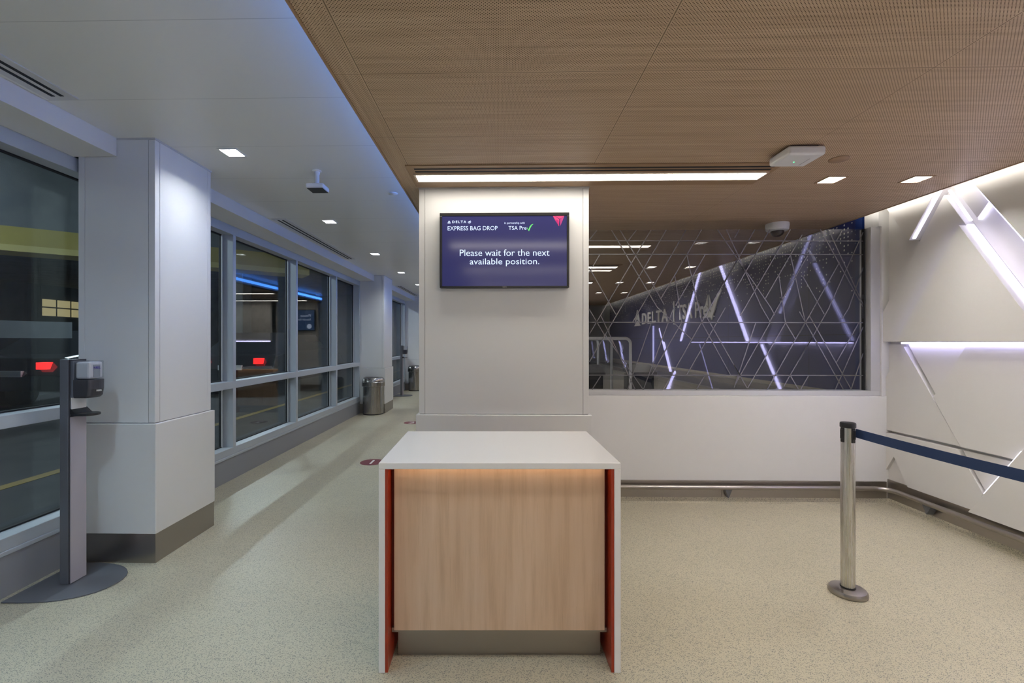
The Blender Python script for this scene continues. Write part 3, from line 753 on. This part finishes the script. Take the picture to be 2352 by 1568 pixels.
# ------------------------------------------------------------------ belt post
bp = thing('belt_post', 'brushed steel barrier post with black head, standing on the right floor', 'barrier post', (2.012, 2.66, 0))
X0, Y0 = 2.012, 2.66
MB().lathe([(.090, 0), (.094, .006), (.094, .018), (.088, .030), (.060, .036), (.040, .037)], (X0, Y0), 40).build('base', STEEL, bp, smooth=True)
MB().lathe([(.0375, .037), (.0375, .044)], (X0, Y0), 32).build('collar', BLACK, bp)
MB().lathe([(.0345, .044), (.0345, .955)], (X0, Y0), 40).build('pole', STEELV, bp, smooth=True)
hd = MB().lathe([(.035, .955), (.0385, .958), (.0385, .978), (.036, .984), (.02, .985)], (X0, Y0), 36).build('head_cap', BLACK, bp, smooth=True)
for ang in (8, 98, 188, 278):
    ca, sa = math.cos(R(ang)), math.sin(R(ang)); m4 = MB()
    for (u0, u1, v0, v1, z0, z1) in ((.026, .0385, -.011, .011, .872, .957), (.030, .043, -.009, .009, .892, .945)):
        vs_ = []
        for z in (z0, z1):
            for v in (v0, v1):
                for u in (u0, u1): vs_.append((X0 + u * ca - v * sa, Y0 + u * sa + v * ca, z))
        m4.add(vs_, [(0, 2, 3, 1), (4, 5, 7, 6), (0, 1, 5, 4), (2, 6, 7, 3), (1, 3, 7, 5), (0, 4, 6, 2)])
    m4.build('belt_socket', BLACK, bp, bevel=.003)
# belt runs to a wall/post outside the frame, sagging slightly
be = MB(); n = 24; A_, Z_ = Vector((X0 + .040, Y0 - .008, .924)), Vector((2.175, 1.10, .924))
vs_ = []; fs_ = []
dirn = (Z_ - A_).normalized(); nr = Vector((-dirn.y, dirn.x, 0)) * .0008
for i in range(n + 1):
    f = i / n; p = A_.lerp(Z_, f); sag = .016 * 4 * f * (1 - f)
    for dz in (-.025, .025):
        for sd in (-1, 1): vs_.append((p.x + sd * nr.x, p.y + sd * nr.y, p.z - sag + dz))
for i in range(n):
    a = i * 4; b = a + 4
    fs_ += [(a, b, b + 2, a + 2), (a + 1, a + 3, b + 3, b + 1), (a, a + 1, b + 1, b), (a + 2, b + 2, b + 3, a + 3)]
be.add(vs_, fs_); be.build('belt', BLUEBELT, bp)
b2 = copy_tree(bp); b2.location = (X0 + .13, Y0 - 1.60, 0); b2['label'] = 'second steel barrier post, outside the right edge of the picture'
for ch in list(b2.children):
    if ch.name.startswith('belt') and not ch.name.startswith('belt_socket'): bpy.data.objects.remove(ch)

# ------------------------------------------------------------------ hand sanitizer stand
def sanitizer(label, dx, dy, rz=0):
    t = thing('sanitizer_stand', label, 'hand sanitizer stand', (-2.60, 2.70, 0), group='hand sanitizer stands')
    # D-shaped foot
    pts = [(-2.775, 2.465)] + [(-2.775 + .47 * math.sin(R(a)) ** .62, 2.695 - .23 * math.cos(R(a))) for a in range(10, 171, 10)] + [(-2.775, 2.925)]
    MB().prism(pts, 'z', 0, .008).build('foot_plate', GUN, t, bevel=.002)
    MB().box(-2.625, -2.572, 2.650, 2.765, .008, 1.343).build('post', GUN, t, bevel=.004)
    MB().box(-2.572, -2.566, 2.652, 2.763, .010, 1.343).build('front_channel', CHAR, t)
    MB().box(-2.567, -2.561, 2.655, 2.758, .012, 1.00).build('front_panel', PALE, t, bevel=.001)
    MB().box(-2.567, -2.561, 2.660, 2.758, 1.045, 1.12).build('front_panel', WPLAST, t, bevel=.001)
    MB().box(-2.566, -2.545, 2.655, 2.765, 1.115, 1.335).build('back_plate', GUN, t, bevel=.004)
    # lower dispenser body: bulged front
    def plan(g, w): return [(-2.548, 2.71 - w)] + [(-2.548 + g * (.80 + .20 * math.cos(R(a))), 2.71 + w * math.sin(R(a))) for a in range(-80, 81, 16)] + [(-2.548, 2.71 + w)]
    lo = plan(.085, .052); hi = plan(.108, .056); mb = MB(); k = len(lo)
    rings = [(lo, 1.112), (plan(.100, .055), 1.125), (hi, 1.165), (plan(.108, .056), 1.222)]
    vv = [(x, y, z) for pl_, z in rings for x, y in pl_]
    ff = [tuple(range(k - 1, -1, -1)), tuple(range(3 * k, 4 * k))]
    for r_ in range(3): ff += [(r_ * k + i, r_ * k + (i + 1) % k, (r_ + 1) * k + (i + 1) % k, (r_ + 1) * k + i) for i in range(k)]
    body = mb.add(vv, ff).build('dispenser_body', CHAR, t, bevel=.003)
    pf = lambda u, v, tt: (-2.4392 + tt, 2.71 + u, v)
    txt('PURELL', 'lettering', WPLAST, body, pf, -.018, 1.150, .036, .010, depth=.002)
    cv_ = MB().prism(plan(.106, .055), 'z', 1.223, 1.335).build('clear_cover', ACRYL, t, bevel=.006)
    MB().box(-2.542, -2.456, 2.662, 2.758, 1.226, 1.328).build('refill_bottle', mat('gel_bottle', (.62, .62, .64), .25), t, bevel=.012)
    lb = MB().box(-2.4565, -2.4545, 2.690, 2.735, 1.235, 1.310).build('refill_label', mat('label_grey', (.30, .33, .36), .4), t)
    txt('PURELL', 'lettering', mat('label_violet', (.05, .02, .35), .4), lb, lambda u, v, tt: (-2.4545 + tt, 2.7125 + u, v), -.024, 1.285, .048, .014, depth=.001)
    # drip tray
    MB().prism([(-2.565, 2.655), (-2.50, 2.655)] + [(-2.50 + .055 * math.cos(R(a)), 2.71 + .055 * math.sin(R(a))) for a in range(-80, 81, 16)] + [(-2.50, 2.765), (-2.565, 2.765)], 'z', 1.005, 1.020).build('drip_tray', BLACK, t, bevel=.004)
    MB().prism([(-2.565, 1.018), (-2.53, 1.018), (-2.565, 1.05)], 'y', 2.655, 2.765).build('tray_bracket', BLACK, t)
    return t
s1 = sanitizer('hand sanitizer stand in front of the near window and boxed column', 0, 0)
s2 = copy_tree(s1); s2.location = (-2.60, 12.15, 0); s2['label'] = 'distant hand sanitizer stand in the corridor, before the farther steel bin'

s1.location.x += .02
# ------------------------------------------------------------------ litter bins
def bin_(x, yf, yb, r, label):
    t = thing('litter_bin', label, 'bin', (x, (yf + yb) / 2, 0), group='stainless litter bins in the corridor')
    d = yb - yf
    def D(rr, e=0): return [(x + rr * math.cos(R(a)), yb - (d + e) * abs(math.sin(R(a))) ** .8 if a <= 180 else yb) for a in range(0, 181, 9)]
    MB().prism(D(r), 'z', .02, .56).build('body', CAN, t, smooth=True)
    MB().prism(D(r * .985), 'z', 0, .02).build('foot_ring', BLACK, t)
    MB().prism(D(r * 1.10, .018), 'z', .555, .65).build('lid_band', CAN, t, smooth=True, bevel=.012)
    # domed top with an opening
    rings = [(1.08, .65, .015), (1.05, .695, .01), (.94, .725, -.015), (.80, .738, -.04)]
    mb = MB(); vv = []; ff = []
    for s_, z, e in rings: vv += [(px, py, z) for px, py in D(r * s_, e)]
    k = 21
    for j in range(len(rings) - 1): ff += [(j * k + i, j * k + (i + 1) % k, (j + 1) * k + (i + 1) % k, (j + 1) * k + i) for i in range(k)]
    ff.append(tuple((len(rings) - 1) * k + i for i in range(k)))
    mb.add(vv, ff).build('lid_top', CAN, t, smooth=True)
    MB().prism([(x + .13 * math.cos(R(a)), yf + d * .55 + .055 * math.sin(R(a))) for a in range(0, 360, 20)], 'z', .738, .741).build('opening', BLACK, t)
    return t
bin_(-2.515, 8.88, 9.13, .205, 'stainless steel bin with domed lid, standing against the far column')
b_ = copy_tree(bpy.data.objects['litter_bin']); b_.location.x = -2.47; b_.location.y = 13.38; b_['label'] = 'farther stainless steel bin, at the end of the corridor'

# ------------------------------------------------------------------ ceiling devices
ap = thing('access_point', 'white square wireless box with green light, on the wood ceiling', 'access point', (1.78, 2.76, ZC - .05))
MB().box(1.672, 1.888, 2.655, 2.850, ZC - .062, ZC - .010).build('housing', WPLAST, ap, bevel=.014, seg=4)
MB().box(1.70, 1.86, 2.68, 2.84, ZC - .010, ZC).build('mount', CHAR, ap)
MB().lathe([(.004, ZC - .0635), (.004, ZC - .0615)], (1.775, 2.77), 12).build('status_light', mat('green_led', (.1, .6, .2), emit=(.1, .9, .35), es=2), ap)
MB().box(1.835, 1.838, 2.72, 2.82, ZC - .0626, ZC - .0614).build('marking', mat('grey_print', (.25, .25, .26), .5), ap)
MB().lathe([(.055, ZC), (.055, ZC - .004), (.050, ZC - .008)], (2.127, 2.885), 36).build('speaker_cover', mat('tan_cover', (.34, .22, .13), .45), smooth=True, label='round tan cover plate on the wood ceiling beside the white wireless box', category='cover plate')
dm = thing('dome_camera', 'white dome security camera on the wood ceiling, above the glass screen', 'camera', (2.70, 4.46, ZC))
MB().lathe([(.100, ZC), (.102, ZC - .02), (.096, ZC - .062), (.085, ZC - .072), (.05, ZC - .074)], (2.70, 4.46), 40).build('housing', WPLAST, dm, smooth=True)
MB().lathe([(.058, ZC - .072)] + [(.058 * math.cos(R(a)), ZC - .076 - .052 * math.sin(R(a))) for a in range(0, 86, 12)], (2.70, 4.46), 32).build('dome', mat('smoked_dome', (.02, .018, .016), .08), dm, smooth=True)
# hanging sensor
sn = thing('hanging_sensor', 'small square sensor with black face, hanging from the white ceiling', 'sensor', (-1.43, 3.53, ZW))
MB().lathe([(.034, ZW), (.034, ZW - .006), (.022, ZW - .010)], (-1.425, 3.545), 24).build('ceiling_rose', WPLAST, sn, smooth=True)
MB().lathe([(.022, ZW - .008), (.022, ZW - .025), (.018, ZW - .03), (.018, ZW - .115)], (-1.425, 3.545), 24).build('stem', WPLAST, sn, smooth=True)
MB().box(-1.495, -1.355, 3.49, 3.625, ZW - .150, ZW - .112).build('housing', WPLAST, sn, bevel=.012, seg=3)
MB().box(-1.487, -1.363, 3.498, 3.617, ZW - .1525, ZW - .1495).build('lens_plate', BLACK, sn, bevel=.001)
MB().lathe([(.042, ZW), (.042, ZW - .004), (.036, ZW - .008)], (-.955, 4.10), 32).build('sprinkler_cover', WPLAST, smooth=True, label='small round white cover disc on the white ceiling by the wood edge', category='cover plate')

# ------------------------------------------------------------------ floor stickers
MAR = mat('maroon_vinyl', (.17, .022, .032), .45)
def sticker(x, y, num, label):
    t = thing('floor_sticker', label, 'floor sticker', (x, y, 0), group='maroon queue stickers on the floor')
    MB().lathe([(.140, .0005), (.140, .002)], (x, y), 48).build('disc', MAR, t)
    txt(num, 'number', WPLAST, t, lambda u, v, tt: (u, v, .002 + tt), x, y - .085, None, .17, 'CENTER', depth=.0006)
sticker(-1.52, 5.44, '1', 'round maroon floor sticker with white number, nearest the desk')
sticker(-1.55, 8.10, '2', 'round maroon floor sticker farther down the corridor, by the column')

# ------------------------------------------------------------------ garage outside
MB().box(-30, -2.97, -8, 34, -.14, -.06).build('floor_outside', ASPH, kind='structure', keep=1)
MB().box(-30, -2.97, -8, 34, 4.2, 4.5).build('ceiling_outside', CONC, kind='structure', keep=1)
def bar3(p, q, wd, z0, z1, name, m, **k):
    d = Vector((q[0] - p[0], q[1] - p[1])).normalized(); n_ = Vector((-d.y, d.x)) * wd / 2
    return MB().prism([(p[0] + n_.x, p[1] + n_.y), (q[0] + n_.x, q[1] + n_.y), (q[0] - n_.x, q[1] - n_.y), (p[0] - n_.x, p[1] - n_.y)], 'z', z0, z1).build(name, m, **k)
bm_ = thing('clearance_beam', 'concrete overhead beam with a yellow painted lower band, outside the near window', 'beam', (-6, 5.7, 2.6))
def beamparts(p, q):
    for (z0, z1, m, w_, nm) in ((2.90, 4.2, CONC, .50, 'concrete_beam'), (2.67, 2.90, YEL, .505, 'yellow_band'), (2.59, 2.67, mat('yellow_edge', (.50, .43, .16), .7), .46, 'lower_edge')):
        d = Vector((q[0] - p[0], q[1] - p[1])).normalized(); n_ = Vector((-d.y, d.x)) * w_
        MB().prism([(p[0], p[1]), (q[0], q[1]), (q[0] + n_.x, q[1] + n_.y), (p[0] + n_.x, p[1] + n_.y)], 'z', z0, z1).build(nm, m, bm_)
beamparts((-13.0, .45), (-3.25, 7.76))
MB().box(-13.2, -13.0, -8, 34, -.06, 1.0).build('wall_outside_low', CONC, kind='structure', keep=1)
bar3((-14, 1.0), (-9.2, 9.6), .2, 1.52, 1.86, 'parapet_beam', m_concrete('pale_concrete', (.24, .26, .27), (.32, .34, .35)), label='pale concrete parapet band across the garage, outside the near window', category='parapet')
bar3((-20, 30), (-5, 26), .3, -.06, 4.2, 'wall_outside_far', CONC, kind='structure', keep=1)
MB().box(-22.3, -22, -8, 34, -.06, 4.2).build('wall_outside', m_concrete('dark_wall', (.05, .055, .06), (.08, .085, .09)), kind='structure', keep=1)
lit = mat('lit_room', (.5, .45, .3), emit=(.9, .75, .38), es=.28)
lwn = thing('lit_window', 'row of yellow lit windows across the garage, left of the boxed column', 'window', (-21.9, 22.4, 1.9))
for i in range(3):
    for j in range(2):
        MB().box(-21.98, -21.92, 21.5 + i * .75, 22.12 + i * .75, 2.7 + j * .45, 3.08 + j * .42).build('pane', lit, lwn)
def garage_pillar(x, y, label):
    t = thing('garage_pillar', label, 'pillar', (x, y, 0), group='concrete pillars in the garage')
    MB().box(x - .3, x + .3, y - .3, y + .3, -.06, 4.2).build('shaft', CONC, t, bevel=.03)
    MB().box(x - .31, x + .31, y - .31, y + .31, .0, 1.1).build('painted_band', YEL, t, bevel=.03)
garage_pillar(-9.5, 16.5, 'concrete garage pillar with yellow foot, seen through the middle windows')
garage_pillar(-10.5, 25.5, 'concrete garage pillar deep outside the middle windows')
MB().prism([(-5.2, -6), (-5.05, -6), (-5.05, 25), (-5.2, 25)], 'z', -.06, -.056).build('road_line', mat('road_yellow', (.22, .15, .03), .7), label='yellow line painted on the garage road outside the windows', category='road marking')
for i, (x, y) in enumerate(((-6.0, 3.0), (-6.0, 11.0), (-10.0, 1.0), (-20, 12), (-11.0, 12.0))):  # lamps added to brighten the dark garage
    t = thing('garage_fill_lamp', 'added fill lamp under the garage roof, lamp %s' % ('nearest the near window', 'over the middle lane', 'off to the side', 'deep in the garage', 'past the middle windows')[i], 'lamp', (x, y, 4.1), group='added fill lamps in the garage')
    MB().box(x - .1, x + .1, y - .65, y + .65, 4.12, 4.2).build('housing', WPLAST, t)
    MB().box(x - .04, x + .04, y - .6, y + .6, 4.07, 4.12).build('tube', GARFILL, t)

def car(label, loc, rz, paint):
    t = thing('car', label, 'car', loc, rz, 'cars parked in the garage'); t.scale = (1.25, 1.25, 1.25); ORI[t.name] = Vector((0, 0, 0))
    prof = [(-2.2, .35), (-2.25, .62), (-2.12, .92), (-1.75, .98), (-1.15, 1.42), (.35, 1.45), (1.05, 1.0), (1.95, .86), (2.22, .66), (2.25, .36), (1.75, .28), (-1.75, .28)]
    mb = MB(); k = len(prof); vv = []; ff = []
    for yy, sq in ((-.9, .92), (-.82, 1), (.82, 1), (.9, .92)):
        for x, z in prof: vv.append((x * (.985 if sq < 1 else 1), yy * (1 if z < 1.1 else .80), z if sq == 1 else .30 + (z - .30) * .96))
    for r_ in range(3): ff += [(r_ * k + i, r_ * k + (i + 1) % k, (r_ + 1) * k + (i + 1) % k, (r_ + 1) * k + i) for i in range(k)]
    ff += [tuple(range(k - 1, -1, -1)), tuple(range(3 * k, 4 * k))]
    mb.add(vv, ff).build('body', paint, t, bevel=.03)
    gl_ = mat('car_glass', (.01, .012, .014), .06)
    for s_ in (-1, 1):
        MB().prism([(-1.45, 1.03), (-1.05, 1.36), (-.35, 1.38), (-.35, 1.03)], 'y', s_ * .735 - .02, s_ * .80).build('side_window', gl_, t)
        MB().prism([(-.28, 1.03), (-.28, 1.38), (.30, 1.38), (.85, 1.03)], 'y', s_ * .735 - .02, s_ * .80).build('side_window', gl_, t)
        for wx in (-1.35, 1.4):
            w_ = MB(); w_.tube([(wx, s_ * .70, .26), (wx, s_ * .915, .26)], .32, 24); w_.build('tyre', BLACK, t, smooth=True)
            MB().tube([(wx, s_ * .90, .26), (wx, s_ * .925, .26)], .19, 16).build('wheel_rim', ALUL, t)
        MB().box(-2.27, -2.15, s_ * .60 - .09, s_ * .60 + .09, .73, .85).build('tail_light', mat('tail_light', (.4, .01, .01), .3, emit=(1, .02, .02), es=1.5), t)
    MB().box(-2.275, -2.2, -.25, .25, .60, .70).build('number_plate', WPLAST, t)
    return t
car('dark car with red tail light outside the near window', (-10.5, 12.35, -.06), R(90), mat('dark_paint', (.02, .022, .026), .2, coat=1))
car('dark car with red tail light outside the middle windows', (-7.15, 14.8, -.06), R(90), mat('dark_paint'))
car('grey car parked deep in the garage beyond the pillars', (-15.0, 20.5, -.06), R(15), mat('grey_paint', (.10, .11, .12), .25, coat=1))
